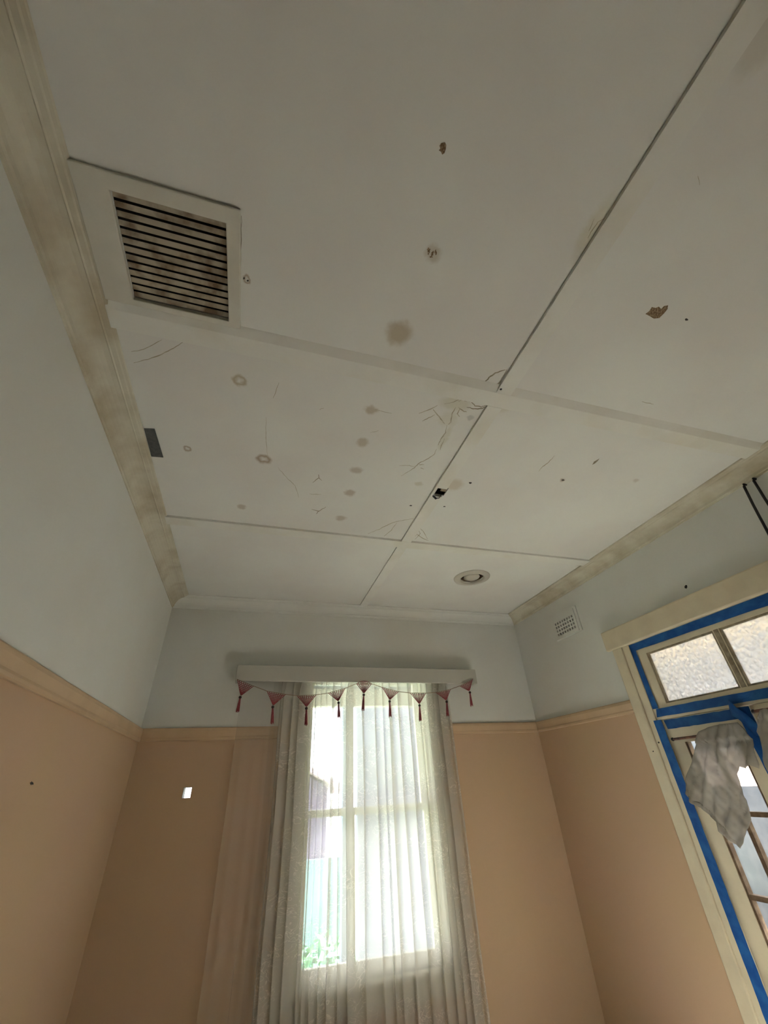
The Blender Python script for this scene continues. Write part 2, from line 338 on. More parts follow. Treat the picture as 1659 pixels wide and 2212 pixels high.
def strip_x(x0, x1, y0, y1, t, ch=0.0, far=0.003):  # cover strip across the room, near side canted
    bm = bmesh.new(); pr = [(y0 - ch, Z(H)), (y0, Z(H) - t), (y1, Z(H) - t), (y1 + far, Z(H))]
    a = [bm.verts.new((x0, y, z)) for y, z in pr]; b = [bm.verts.new((x1, y, z)) for y, z in pr]
    for i in range(4): bm.faces.new((a[i], a[(i + 1) % 4], b[(i + 1) % 4], b[i]))
    bm.faces.new(a[::-1]); bm.faces.new(b); bmesh.ops.recalc_face_normals(bm, faces=bm.faces[:]); return bm
CI, CH = 0.1147, 0.0747
def batten(bm): return obj('cover_strip', bm, 'batten', ce)
batten(strip_x(-A + CI - .01, B - CI + .01, Y10, Y11, .012, .034))
batten(strip_x(-A + CI - .01, B - CI + .01, Y20, Y21, .011, .004))
batten(strip_x(-A + CI - .01, B - CI + .01, -.345, -.28, .011))
batten(bx(XC0, XC1, -.28, Y10 - .001, Z(H) - .012, Z(H)))
batten(solid([XC0, LX0, XC1], [Y11 + .002, LY0, LY1, Y20 - .002], [Z(H) - .011, Z(H)], lambda x, y, z: not (x > LX0 and LY0 < y < LY1)))
batten(bx(XC0 - .002, XC1 - .002, Y21 + .003, D - CI + .02, Z(H) - .008, Z(H)))
batten(bx(XC0, XC1, REAR, -.345, Z(H) - .011, Z(H)))
# dark joint line where the strips butt against each other
# screw heads in strip ends
for px in ((1082, 841),):
    q = at(px, 2, H - .0125); obj('screw', lathe([(0.0001, q.z - .0012), (.004, q.z - .001), (.0045, q.z + .001)], q, 12), 'black', ce)

# cornices: cove with beads
def cove():
    p = [(0, Z(H)), (0, Z(H) - CH), (.006, Z(H) - CH), (.008, Z(H) - CH + .008), (.014, Z(H) - CH + .010)]
    for k in range(7):
        t = k / 6 * math.pi / 2; p.append((.014 + .064 * (1 - math.cos(t)), Z(H) - .014 - (CH - .024) * (1 - math.sin(t))))
    p += [(.082, Z(H) - .017), (.086, Z(H) - .013), (.100, Z(H) - .0125), (.104, Z(H) - .009), (CI - .002, Z(H) - .008), (CI, Z(H) - .004), (CI, Z(H))]
    return p
cv = cove()
def cornice(n, bm):
    o = struct(obj('trim_%d' % n, bm, 'cornice')); o['label'] = 'aged cream cove cornice'; return o
cornice(1, prism_y(cv, -A, REAR, D, 1, 1)); cornice(2, prism_y(cv, B, REAR, D, 1, 1))
o = struct(obj('trim_3', prism_x(cv, D, -A, B, 1, 1), 'upper')); o['label'] = 'off-white cove cornice above the window'
cornice(4, prism_x(cv, REAR, -A, B, 1, 1, 1))
# picture rails
def rail(): return [(0, Z(RAIL)), (.010, Z(RAIL)), (.016, Z(RAIL) - .006), (.018, Z(RAIL) - .02), (.014, Z(RAIL) - .055), (.017, Z(RAIL) - .064), (.016, Z(RAIL) - .074), (.010, Z(RAIL) - .078), (0, Z(RAIL) - .078)]
rl = rail()
for n, bm in ((5, prism_y(rl, -A, REAR, D, 1, 1)), (6, prism_y(rl, B, 2.285, D, 0, 1)), (7, prism_x(rl, D, -A, 0.265, 1, 0)),
              (8, prism_x(rl, D, 1.455, B, 0, 1)), (9, prism_y(rl, B, REAR, .875, 1, 0))):
    o = struct(obj('trim_%d' % n, bm, 'rail')); o['label'] = 'peach painted picture rail'

# liner of the small daylight hole
obj('hole_liner', solid([HX - HS, HX - HS + .002, HX + HS - .002, HX + HS], [D + .002, D + T], [Z(HZ - HS * 1.15), Z(HZ - HS * 1.15) + .002, Z(HZ + HS * 1.15) - .002, Z(HZ + HS * 1.15)],
    lambda x, y, z: abs(x - HX) > HS - .002 or abs(z - Z(HZ)) > HS * 1.15 - .002), 'greybead', wb)

# ------------------------------------------------------------------ window
w1 = sempty('window_1', ((WX0 + WX1) / 2, D + .04, Z(WZ0)))
fr = bmesh.new()                                # jambs, head, outer sill
box(fr, WX0, WX0 + .025, D - .002, D + T, Z(WZ0), Z(WZ1)); box(fr, WX1 - .025, WX1, D - .002, D + T, Z(WZ0), Z(WZ1))
box(fr, WX0, WX1, D - .002, D + T, Z(WZ1) - .025, Z(WZ1)); box(fr, WX0, WX1, D + .02, D + T + .04, Z(WZ0), Z(WZ0) + .02)
obj('window_frame', fr, 'frame_white', w1)
for x0, x1 in ((WX0 - .10, WX0 + .004), (WX1 - .004, WX1 + .10)):
    obj('architrave', bx(x0, x1, D - .02, D, Z(WZ0), Z(WZ1) - .02, .004), 'frame_white', w1)
obj('window_sill', bx(WX0 - .14, WX1 + .075, D - .033, D + .03, Z(WZ0) - .032, Z(WZ0), .006), 'frame_white', w1)
obj('apron', bx(WX0 - .10, WX1 + .09, D - .02, D, Z(WZ0) - .12, Z(WZ0) - .032, .004), 'frame_white', w1)
MR = -.15; MX = .752
def sash(z0, z1, y):
    s = bmesh.new(); a, b = WX0 + .025, WX1 - .025
    box(s, a, a + .042, y, y + .032, Z(z0), Z(z1)); box(s, b - .042, b, y, y + .032, Z(z0), Z(z1))
    box(s, a + .042, b - .042, y, y + .032, Z(z0), Z(z0) + (.05 if z0 < -.5 else .04)); box(s, a + .042, b - .042, y, y + .032, Z(z1) - .042, Z(z1))
    so = obj('sash', s, 'frame_white', w1)
    obj('glazing_bar', bx(MX - .012, MX + .012, y + .004, y + .028, Z(z0) + .04, Z(z1) - .042), 'frame_white', so)
    for x0, x1 in ((a + .042, MX - .012), (MX + .012, b - .042)):
        obj('pane', bx(x0, x1, y + .014, y + .018, Z(z0) + (.05 if z0 < -.5 else .04), Z(z1) - .042), 'glass', so)
sash(WZ0 + .02, MR + .02, D + .035); sash(MR - .02, WZ1 - .025, D + .07)

# pelmet board
PY = D - .095; PX0, PX1, PZ0, PZ1 = -.142, 1.798, .663, .775
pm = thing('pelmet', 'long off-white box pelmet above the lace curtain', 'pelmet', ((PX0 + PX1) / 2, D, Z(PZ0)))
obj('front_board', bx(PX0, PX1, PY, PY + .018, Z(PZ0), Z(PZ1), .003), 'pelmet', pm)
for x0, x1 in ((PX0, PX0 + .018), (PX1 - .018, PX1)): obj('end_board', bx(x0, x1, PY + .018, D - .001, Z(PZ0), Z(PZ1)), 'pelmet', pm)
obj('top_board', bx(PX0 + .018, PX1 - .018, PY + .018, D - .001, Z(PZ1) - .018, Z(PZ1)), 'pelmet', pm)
rd = obj('curtain_wire', tube([(PX0 + .019, D - .054, Z(.729)), (PX1 - .019, D - .054, Z(.729))], .004), 'plastic_white')
tag(rd, 'thin white curtain wire hidden behind the pelmet board', 'curtain rod')

# sheer lace curtain: cloth folded back on itself
def curtain():
    bm = bmesh.new(); uvl = bm.loops.layers.uv.new('uv'); dl = bm.verts.layers.float.new('gathering')
    rnd = random.Random(11)
    cols = []                                   # folds: centre x, half width, depth, overlap
    x = -.088
    while x < 1.535:
        if x < .17: w = rnd.uniform(.06, .10); ov = rnd.uniform(.0, .2)
        elif x > 1.42: w = .062; ov = .2
        else: w = rnd.choice((.04, .065, .08, .105)) * rnd.uniform(.9, 1.1); ov = rnd.choice((.30, .42, .55))
        w = min(w, 1.545 - x); cols.append((x, w, rnd.uniform(.012, .017), ov, rnd.uniform(-1, 1), rnd.uniform(-1, 1))); x += w
    NS = 14; NZ = 44; ztop, zbot = .722, -1.70
    grid = []; us = []
    for j in range(NZ + 1):
        t = j / NZ; z = ztop + (zbot - ztop) * t; row = []; u = 0; last = None
        gather = min(1, t / .06); 
        for (x0, w, dp, ov, r1, r2) in cols:
            for s in range(NS):
                a = s / NS * 2 * math.pi
                sway = .008 * math.sin(3.1 * t + r1 * 3) * t + .006 * noise.noise(Vector((x0 * 9, t * 4, 1)))
                o_ = ov * (0.35 + .65 * gather) * (1 - .25 * t) 
                px = x0 + w * (s / NS + o_ * math.sin(a))
                py = D - .054 + dp * (.55 + .45 * gather) * math.sin(a + .4 * r2 * t) + .002 * noise.noise(Vector((px * 30, z * 6, 3)))
                p = Vector((px + sway, py, Z(z)))
                if last is not None: u += math.hypot(p.x - last.x, p.y - last.y)
                last = p; vv = bm.verts.new(p); vv[dl] = .40 + .60 * min(1, max(0, (x0 - .12) / .08)); row.append((vv, u))
        grid.append(row)
    for j in range(NZ):
        for i in range(len(grid[0]) - 1):
            q = (grid[j][i], grid[j + 1][i], grid[j + 1][i + 1], grid[j][i + 1]); f = bm.faces.new([k[0] for k in q])
            for lp, k in zip(f.loops, (grid[0][i], grid[0][i], grid[0][i + 1], grid[0][i + 1])):
                lp[uvl].uv = (k[1], lp.vert.co.z)
    return bm
cu = obj('lace_curtain', curtain(), 'sheer', smooth=True)
tag(cu, 'full-length ivory sheer lace curtain hanging in folds over the window', 'curtain')

# bunting
BY = PY - .012
FL_ = [((513, 1468), (548, 1482), (520, 1503), (513, 1538)), ((577, 1493), (617, 1500), (590, 1524), (588, 1563)), ((642, 1503), (683, 1501), (662, 1527), (661, 1566)),
       ((709, 1497), (745, 1487), (731, 1515), (732, 1550)), ((770, 1477), (803, 1477), (786, 1498), (784, 1534)), ((826, 1485), (861, 1494), (842, 1512), (843, 1549)),
       ((886, 1497), (920, 1497), (906, 1521), (908, 1557)), ((942, 1496), (973, 1489), (964, 1513), (967, 1546)), ((993, 1482), (1021, 1467), (1014, 1493), (1019, 1525))]
P = lambda px: at(px, 1, BY)
bt = thing('bunting', 'string of nine rose crocheted triangle flags with tassels across the pelmet', 'bunting', P((787, 1471)))
path = [P((513, 1467))]
for f in FL_: path += [P(f[0]), P(f[1])]
path[-1] = P((1021, 1467))
obj('cord', tube(path, .0022, seg=6), 'cord', bt)
def flag(a, b, c, peak=None):
    a, b, c = P(a), P(b), P(c); bm = bmesh.new(); N = 8; g = []
    if peak: mid = P(peak)
    for i in range(N + 1):
        t = i / N; row = []
        for j in range(N + 1):
            s = j / N; top = a.lerp(b, s)
            if peak: top = top + Vector((0, 0, (mid.z - (a.z + b.z) / 2) * math.sin(math.pi * s)))
            p = top.lerp(c, t * .94)
            p.z += -.010 * math.sin(math.pi * s) * (1 - t) * t; row.append(bm.verts.new(p))
        g.append(row)
    for i in range(N):
        for j in range(N): bm.faces.new((g[i][j], g[i][j + 1], g[i + 1][j + 1], g[i + 1][j]))
    o = obj('flag', bm, 'red', bt)
    m = o.modifiers.new('w', 'WIREFRAME'); m.thickness = .0042; m.use_boundary = True; m.use_relative_offset = False
    dirn = (c - (a + b) / 2).normalized(); ctr = c + dirn * .010
    bb = bmesh.new(); bmesh.ops.create_icosphere(bb, subdivisions=2, radius=.0105, matrix=Matrix.Translation(ctr)); obj('bead', bb, 'beadwood', o, True)
    return o, ctr
for i, f in enumerate(FL_):
    o, ctr = flag(f[0], f[1], f[2], (787, 1471) if i == 4 else None)
    e = P(f[3]); tb = bmesh.new(); rr = random.Random(i)
    tube([ctr, ctr.lerp(e, .12), ctr.lerp(e, .5), ctr.lerp(e, .93)], 0, tb, 8, [.004, .006, .008, .0095])
    for k in range(12):
        an = k / 12 * 2 * math.pi; off = Vector((math.cos(an), math.sin(an), 0))
        tube([ctr.lerp(e, .1) + off * .004, ctr.lerp(e, .6) + off * .008, e + off * .010 + Vector((0, 0, rr.uniform(-.006, .006)))], .0016, tb, 4)
    obj('tassel', tb, 'red', o)

# ------------------------------------------------------------------ door with transom light, right wall
d1 = sempty('door_1', (B, (DY0 + DY1) / 2, 0))
def rx(y0, y1, z0, z1, d0, d1_, bev=0): return bx(B - d1_, B - d0, y0, y1, Z(z0), Z(z1), bev)
hb = bx(B - .028, B, .925, 2.33, Z(.686), Z(.818), .008)
obj('head_board', hb, 'cream', d1)
for s, y0, y1, ys, ye in ((1, 2.205, 2.285, 2.150, 2.207), (-1, .875, .955, .953, 1.01)):
    obj('architrave', rx(y0, y1, -CZ, .686, 0, .022, .006), 'cream', d1)
    obj('architrave_bead', rx(ys, ye, -CZ, .686, 0, .012, .003), 'cream', d1)
jm = bmesh.new()
box(jm, B - .004, B + T, DY1 - .022, DY1 + .006, 0, Z(DZ1)); box(jm, B - .004, B + T, DY0 - .006, DY0 + .022, 0, Z(DZ1))
box(jm, B - .004, B + T, DY0, DY1, Z(.660), Z(DZ1)); obj('jamb', jm, 'cream', d1)
obj('transom_bar', rx(DY0 + .022, DY1 - .022, .238, .300, -.10, .006, .002), 'cream', d1)
# transom light
TY1, TY0 = DY1 - .023, DY0 + .023
ts = bmesh.new(); X0, X1 = B + .001, B + .035
box(ts, X0, X1, 2.050, TY1, Z(.301), Z(.659)); box(ts, X0, X1, TY0, 1.112, Z(.301), Z(.659))
box(ts, X0, X1, 1.112, 2.050, Z(.301), Z(.316)); box(ts, X0, X1, 1.112, 2.050, Z(.608), Z(.659)); box(ts, X0 + .004, X1, 1.562, 1.598, Z(.316), Z(.608))
tso = obj('transom_sash', ts, 'cream', d1)
def panes(par, y0, y1, z0, z1, x, beadm, bw=.009, gm='ripple'):
    bd = bmesh.new()
    box(bd, X0 + .006, x, y0, y0 + bw, Z(z0), Z(z1)); box(bd, X0 + .006, x, y1 - bw, y1, Z(z0), Z(z1))
    box(bd, X0 + .006, x, y0 + bw, y1 - bw, Z(z0), Z(z0) + bw); box(bd, X0 + .006, x, y0 + bw, y1 - bw, Z(z1) - bw, Z(z1))
    obj('glazing_bead', bd, beadm, par)
    obj('pane', bx(x - .006, x - .002, y0 + bw * .5, y1 - bw * .5, Z(z0) + bw * .5, Z(z1) - bw * .5), gm, par)
panes(tso, 1.598, 2.050, .316, .608, B + .026, 'greybead'); panes(tso, 1.112, 1.562, .316, .608, B + .026, 'greybead')
obj('muntin_cover', bx(X0 + .002, X0 + .006, 1.568, 1.592, Z(.316), Z(.608)), 'greybead', tso)
# pair of French leaves
def leaf(y0, y1):
    f = bmesh.new(); st = .092; zt, zb = .236, -CZ + .006; g1, g0 = .115, -1.22
    X0l, X1l = B + .002, B + .040
    box(f, X0l, X1l, y0, y0 + st, Z(zb), Z(zt)); box(f, X0l, X1l, y1 - st, y1, Z(zb), Z(zt))
    box(f, X0l, X1l, y0 + st, y1 - st, Z(g1), Z(zt)); box(f, X0l, X1l, y0 + st, y1 - st, Z(zb), Z(g0))
    lo = obj('door_leaf', f, 'cream', d1)
    zs = [g1, -.205, -.525, -.845, g0 + .0]; ym = (y0 + y1) / 2
    mb = bmesh.new(); 
    box(mb, X0l + .006, X1l - .006, ym - .010, ym + .010, Z(g0), Z(g1))
    for z in zs[1:-1]: box(mb, X0l + .006, X1l - .006, y0 + st, y1 - st, Z(z) - .010, Z(z) + .010)
    for a in (y0 + st, y1 - st - .012): box(mb, X0l + .005, X1l - .006, a, a + .012, Z(g0), Z(g1))
    obj('glazing_bars', mb, 'bead', lo)
    for k in range(4):
        for a, b in ((y0 + st + .012, ym - .010), (ym + .010, y1 - st - .012)):
            obj('pane', bx(B + .022, B + .026, a, b, Z(zs[k + 1]) + (.010 if k < 3 else 0), Z(zs[k]) - (.010 if k else 0)), 'clearish', lo)
    return lo
M['clearish'] = glass('hazy_pane', False)
leaf(1.640, 2.122); leaf(1.045, 1.600)
obj('meeting_stile', bx(B - .006, B + .001, 1.600, 1.640, .01, Z(.236)), 'cream', d1)

# blue masking tape strips
def tape(name_label, quad, x, seg=16, amp=.0012, par=None):
    """quad of (y,z): a0,a1 along one edge, b0,b1 along the other"""
    a0, a1, b0, b1 = quad; bm = bmesh.new(); rows_ = []
    for i in range(seg + 1):
        t = i / seg; r = []
        for (p0, p1) in ((a0, a1), (b0, b1)):
            y = p0[0] + (p1[0] - p0[0]) * t; z = p0[1] + (p1[1] - p0[1]) * t
            r.append((y + amp * random.uniform(-1, 1), z + amp * random.uniform(-1, 1)))
        xx = x - .0006 * abs(noise.noise(Vector((t * 9, a0[0], a0[1])))) 
        rows_.append([bm.verts.new((xx - dx, yy, Z(zz))) for dx in (0, .0008) for yy, zz in r])
    for u, w in zip(rows_, rows_[1:]):
        for q in ((0, 1), (3, 2), (1, 3), (2, 0)): bm.faces.new((u[q[0]], u[q[1]], w[q[1]], w[q[0]]))
    for u in (rows_[0], rows_[-1]): bm.faces.new((u[0], u[1], u[3], u[2]))
    bmesh.ops.recalc_face_normals(bm, faces=bm.faces[:])
    o = obj('masking_tape', bm, 'tape'); tag(o, name_label, 'tape', 'blue masking tape on the door frame'); return o
tape('blue masking tape along the top of the transom light', ((2.163, .683), (1.02, .684), (2.110, .640), (1.02, .628)), B - .0045)
tape('blue masking tape running down the left of the transom light', ((2.160, .68), (2.156, .300), (2.113, .64), (2.110, .296)), B - .0125 + .0075)
tape('blue masking tape along the bar below the transom light', ((2.125, .297), (1.05, .292), (2.142, .253), (1.05, .250)), B - .0068)
tape('blue masking tape across the top rail of the near door leaf', ((2.110, .233), (1.645, .232), (2.105, .186), (1.650, .186)), B + .0015)
tape('long blue masking tape down the left edge of the door', ((2.170, .238), (2.170, -1.70), (2.113, .238), (2.113, -1.70)), B - .0128, 60)
tape('torn blue masking tape down the middle between door leaves', ((1.668, .232), (1.648, -1.2), (1.600, .232), (1.606, -1.2)), B - .0068, 40, .004)
# curled loose end
lt = bmesh.new(); rr_ = []
for i in range(15):
    t = i / 14; y = 1.69 - .085 * t; z = .238 - .12 * t * t; xx = B - .010 - .022 * math.sin(math.pi * t) 
    rr_.append([lt.verts.new((xx - .010 * k + .001 * random.uniform(-1, 1), y - .016 * k, Z(z) + .030 * k + .006 * math.sin(9 * t) * k)) for k in (-1, 0, 1)])
for u, w in zip(rr_, rr_[1:]):
    for k in range(2): lt.faces.new((u[k], u[k + 1], w[k + 1], w[k]))
lo = obj('masking_tape', lt, 'tape', smooth=True); sm = lo.modifiers.new('s', 'SOLIDIFY'); sm.thickness = .0008
tag(lo, 'loose curled end of blue tape peeling off the leaf corner', 'tape', 'blue masking tape on the door frame')

# curtain rods on the leaves
def rod(y0, y1, z, lab):
    x = B - .030; r = thing('curtain_rod', lab, 'rod', (x, (y0 + y1) / 2, Z(z)))
    obj('rod_bar', tube([(x, y0, Z(z)), (x, y1, Z(z))], .0065, seg=10), 'rod', r)
    for y in (y0 + .004, y1 - .004):
        bb = bmesh.new(); bmesh.ops.create_icosphere(bb, subdivisions=2, radius=.0095, matrix=Matrix.Translation((x, y, Z(z)))); obj('finial', bb, 'black', r, True)
        obj('bracket', bx(x, B + .001, y - .004 + (.012 if y < (y0 + y1) / 2 else -.012), y + .004 + (.012 if y < (y0 + y1) / 2 else -.012), Z(z) - .005, Z(z) + .003), 'black', r)
rod(1.66, 2.075, .132, 'rusty brown rod across the glass of the left door leaf')
rod(1.10, 1.575, .205, 'dark rod at the top of the right door leaf')

# dusty plastic sheets
def drape(outline, x0, lab, seed, zrod):
    pts = [at(p_, 0, x0) for p_ in outline]
    bm = bmesh.new(); vs = [bm.verts.new(p_) for p_ in pts]; fc = bm.faces.new(vs)
    bmesh.ops.triangulate(bm, faces=[fc]); 
    for _ in range(5): bmesh.ops.subdivide_edges(bm, edges=[e for e in bm.edges if e.calc_length() > .014], cuts=1, use_grid_fill=False); bmesh.ops.triangulate(bm, faces=bm.faces[:])
    for _ in range(3): bmesh.ops.smooth_vert(bm, verts=[v for v in bm.verts if not v.is_boundary], factor=.5, use_axis_x=True, use_axis_y=True, use_axis_z=True)
    for v in bm.verts:
        y, z = v.co.y, v.co.z - CZ
        k = noise.noise(Vector((y * 10 + z * 4, z * 3.0, seed))) + .5 * noise.noise(Vector((y * 26 - z * 12, z * 9, seed + 5)))
        ridge = abs(noise.noise(Vector((y * 14 + z * 9, z * 5, seed + 9))))
        drop = max(0, zrod - z)
        v.co.x -= .010 + .022 * k * min(1, .45 + drop * 5) + .055 * ridge * min(1, .5 + 4 * drop) + .005 * abs(noise.noise(Vector((y * 40 + z * 30, z * 22 - y * 9, seed)))) + (.012 if z > zrod - .03 else 0)
        v.co.x = min(v.co.x, B - .044)
    bmesh.ops.recalc_face_normals(bm, faces=bm.faces[:])
    o = obj('plastic_sheet', bm, 'plastic', smooth=True); s = o.modifiers.new('s', 'SOLIDIFY'); s.thickness = .0015; s.offset = 0
    return tag(o, lab, 'plastic sheet')
drape([(1517, 1580), (1536, 1571), (1562, 1564), (1585, 1562), (1604, 1560), (1618, 1574), (1632, 1592), (1640, 1625), (1646, 1660), (1632, 1652), (1617, 1660), (1600, 1656),
       (1597, 1672), (1602, 1700), (1612, 1722), (1624, 1745), (1628, 1772), (1619, 1795), (1613, 1822), (1608, 1832), (1590, 1822), (1570, 1806), (1556, 1795), (1548, 1770), (1534, 1748),
       (1514, 1730), (1500, 1722), (1486, 1714), (1488, 1700), (1491, 1680), (1497, 1650), (1504, 1615), (1510, 1594)], B - .036,
      'dusty grey translucent plastic sheet bunched over the left leaf rod', 2.0, .13)
drape([(1650, 1534), (1668, 1530), (1690, 1540), (1705, 1600), (1706, 1680), (1690, 1720), (1676, 1690), (1660, 1655), (1648, 1610), (1640, 1580), (1645, 1550)], B - .036,
      'pale plastic sheet hanging on the right leaf at the photo edge', 6.0, .2)

# black cables on right wall
for k, (a, b, lab) in enumerate((((1.072, 1.2125), (1.099, .964), 'black cable on the wall above the door, nearer the window end'),
                                 ((1.022, 1.2125), (1.03, 1.05), 'black cable on the wall above the door, at the photo edge'))):
    y0, z0 = a; pts = [(B + .001, y0, Z(z0)), (B - .016, y0, Z(z0)), (B - .020, y0 + .002, Z(z0 - .012))]
    for i in range(1, 8):
        t = i / 7; z = z0 - .012 - (z0 - .012 - .822) * t
        pts.append((B - .020 - .003 * math.sin(6 * t), y0 + (b[0] - a[0]) * (z0 - z) / (a[1] - b[1]), Z(z)))
    c = obj('black_cable', tube(pts, .0062, seg=10), 'black', smooth=True); tag(c, lab, 'cable', 'black cables above the door')

# small wall vent: cast plate with 8 x 4 real holes
tl, tr_, bl, br_ = at((1204, 1349), 0, B), at((1238, 1331.5), 0, B), at((1210, 1372), 0, B), at((1246, 1354), 0, B)
vy0, vy1 = (tr_.y + br_.y) / 2, (tl.y + bl.y) / 2; vz0, vz1 = (bl.z + br_.z) / 2, (tl.z + tr_.z) / 2
wv = thing('wall_vent', 'small square cream plaster air vent with dark holes high on right wall', 'vent', (B, (vy0 + vy1) / 2, (vz0 + vz1) / 2))
py, pz = (vy1 - vy0) / 7, (vz1 - vz0) / 3
oy0, oy1, oz0, oz1 = vy0 - .032, vy1 + .040, vz0 - .036, vz1 + .055
ys = [oy0] + [v for k in range(8) for v in (vy0 + k * py - py * .28, vy0 + k * py + py * .28)] + [oy1]
zs = [oz0] + [v for k in range(4) for v in (vz0 + k * pz - pz * .32, vz0 + k * pz + pz * .32)] + [oz1]
def hole(x, y, z):
    return any(abs(y - (vy0 + k * py)) < py * .28 for k in range(8)) and any(abs(z - (vz0 + k * pz)) < pz * .32 for k in range(4))
obj('vent_plate', solid([B - .016, B - .003], ys, zs, lambda x, y, z: not hole(x, y, z)), 'upper', wv)
obj('vent_shade_backing', bx(B - .003, B - .001, oy0 + .005, oy1 - .005, oz0 + .005, oz1 - .005), 'dark', wv)  # flat black sheet standing in for the shade of a recess behind the holes
e = .016; lp = solid([B - .008, B - .0005], [oy0 - e * 1.6, oy0, oy1, oy1 + .006], [oz0 - .004, oz0, oz1, oz1 + e * .8], lambda x, y, z: not (oy0 < y < oy1 and oz0 < z < oz1))
obj('plaster_surround', lp, 'upper', wv)

# ------------------------------------------------------------------ ceiling return-air grille
gr = thing('air_return_grille', 'square off-white louvred air return grille with dusty slats in ceiling', 'vent', ((GX0 + GX1) / 2, (GY0 + GY1) / 2, Z(H)))
fz = Z(H) - .013; gx0, gx1, gy0, gy1 = -A + CI - .004, -.187, .515, Y10 - .030
o = obj('grille_frame', solid([gx0, GX0, GX1, gx1], [gy0, GY0, GY1, gy1], [fz, Z(H)], lambda x, y, z: not (GX0 < x < GX1 and GY0 < y < GY1)), 'grille', gr)
bv = o.modifiers.new('b', 'BEVEL'); bv.width = .0025; bv.segments = 2; bv.limit_method = 'ANGLE'
NSL = 13; st = (GY1 - GY0) / NSL
sm_ = bmesh.new(); ang = math.radians(-25); wd = .0138
def slatmesh():
    bm = bmesh.new(); c, s = math.cos(ang), math.sin(ang); L = (GX1 - GX0) / 2 - .001
    pr = [(-wd / 2, -.0006), (wd / 2, -.0006), (wd / 2, .0006), (-wd / 2, .0006)]
    pr = [(u * c - v * s, u * s + v * c) for u, v in pr]
    a = [bm.verts.new((-L, y, z)) for y, z in pr]; b = [bm.verts.new((L, y, z)) for y, z in pr]
    for i in range(4): bm.faces.new((a[i], a[(i + 1) % 4], b[(i + 1) % 4], b[i]))
    bm.faces.new(a[::-1]); bm.faces.new(b); bmesh.ops.recalc_face_normals(bm, faces=bm.faces[:]); return bm
sm_.free(); s0 = obj('slat', slatmesh(), 'slat')
for k in range(NSL):
    s = s0 if k == 0 else s0.copy()
    if k: COL.objects.link(s)
    s.parent = gr; s.matrix_parent_inverse = gr.matrix_basis.inverted()
    s.location = ((GX0 + GX1) / 2, GY0 + st * (k + .5), Z(H) + .003)
obj('duct_box', solid([GX0 - .003, GX0, GX1, GX1 + .003], [GY0 - .003, GY0, GY1, GY1 + .003], [Z(H) + .051, Z(H) + .20, Z(H) + .203],
    lambda x, y, z: not (GX0 < x < GX1 and GY0 < y < GY1 and z < Z(H) + .2)), 'dark', gr)

# round ceiling vent
cvn = thing('round_ceiling_vent', 'round pale plastic ceiling vent with dark ring near the window', 'vent', (RV[0], RV[1], Z(H)))
zc = Z(H)
obj('flange', lathe([(.140, zc), (.138, zc - .005), (.125, zc - .008), (.100, zc - .013), (.094, zc - .012), (.090, zc + .005), (.086, zc + .04)], RV, 48), 'disc', cvn, True)
obj('throat', lathe([(.0855, zc + .008), (.084, zc + .12), (.0001, zc + .12)], RV, 48), 'dark', cvn, True)
obj('inner_ring', lathe([(.0835, zc + .010), (.0815, zc + .006), (.0785, zc + .008), (.0785, zc + .03)], RV, 48), 'bead', cvn, True)
obj('centre_disc', lathe([(.060, zc + .012), (.062, zc + .004), (.058, zc - .001), (.042, zc - .004), (.0001, zc - .002)], RV, 48), 'disc', cvn, True)

# light point: hole with dangling wires
lp_ = thing('light_outlet', 'dark square hole with loose black wire where a ceiling light hung', 'outlet', ((LX0 + LX1) / 2, (LY0 + LY1) / 2, Z(H)))
obj('cavity_box', solid([LX0 - .003, LX0, LX1, LX1 + .003], [LY0 - .003, LY0, LY1, LY1 + .003], [Z(H) + .051, Z(H) + .10, Z(H) + .103],
    lambda x, y, z: not (LX0 < x < LX1 and LY0 < y < LY1 and z < Z(H) + .1)), 'dark', lp_)
obj('back_plate', bx(LX0 + .034, LX1 - .002, LY0 + .004, LY1 - .03, Z(H) + .004, Z(H) + .008), 'greybead', lp_)
wp = [(LX0 + .045, LY0 + .045, Z(H) + .03), (LX0 + .046, LY0 + .055, Z(H) - .01), (LX0 + .038, LY1 - .006, Z(H) - .024), (LX0 + .020, LY1 + .004, Z(H) - .026), (LX0 + .008, LY1 - .002, Z(H) - .020)]
obj('loose_wire', tube(wp, .0022, seg=6), 'black', lp_, True)
obj('wire_connector', tube([(LX0 + .022, LY1 + .003, Z(H) - .026), (LX0 + .002, LY1 - .006, Z(H) - .016)], .006, seg=8), 'black', lp_)
obj('white_cable', tube([(LX0 + .004, LY0 + .002, Z(H) - .008), (LX0 + .001, LY1 - .02, Z(H) - .014), (LX0 + .012, LY1 + .006, Z(H) - .020), (LX0 + .03, LY1 + .009, Z(H) - .020), (LX0 + .036, LY1 - .004, Z(H) - .01)], .0022, seg=6), 'plastic_white', lp_, True)

# dark patch by the cornice
pq = [at(q, 2, H - .001) for q in ((311, 925), (334, 926), (353, 988), (327, 986))]
bm = bmesh.new(); a = [bm.verts.new(q) for q in pq]; b = [bm.verts.new(q + Vector((0, 0, -.001))) for q in pq]
bm.faces.new(a[::-1]); bm.faces.new(b)
for i in range(4): bm.faces.new((a[i], a[(i + 1) % 4], b[(i + 1) % 4], b[i]))
bmesh.ops.recalc_face_normals(bm, faces=bm.faces[:])
tag(obj('tape_patch', bm, 'duct'), 'dark grey rectangle of tape stuck on ceiling by left cornice', 'tape patch')

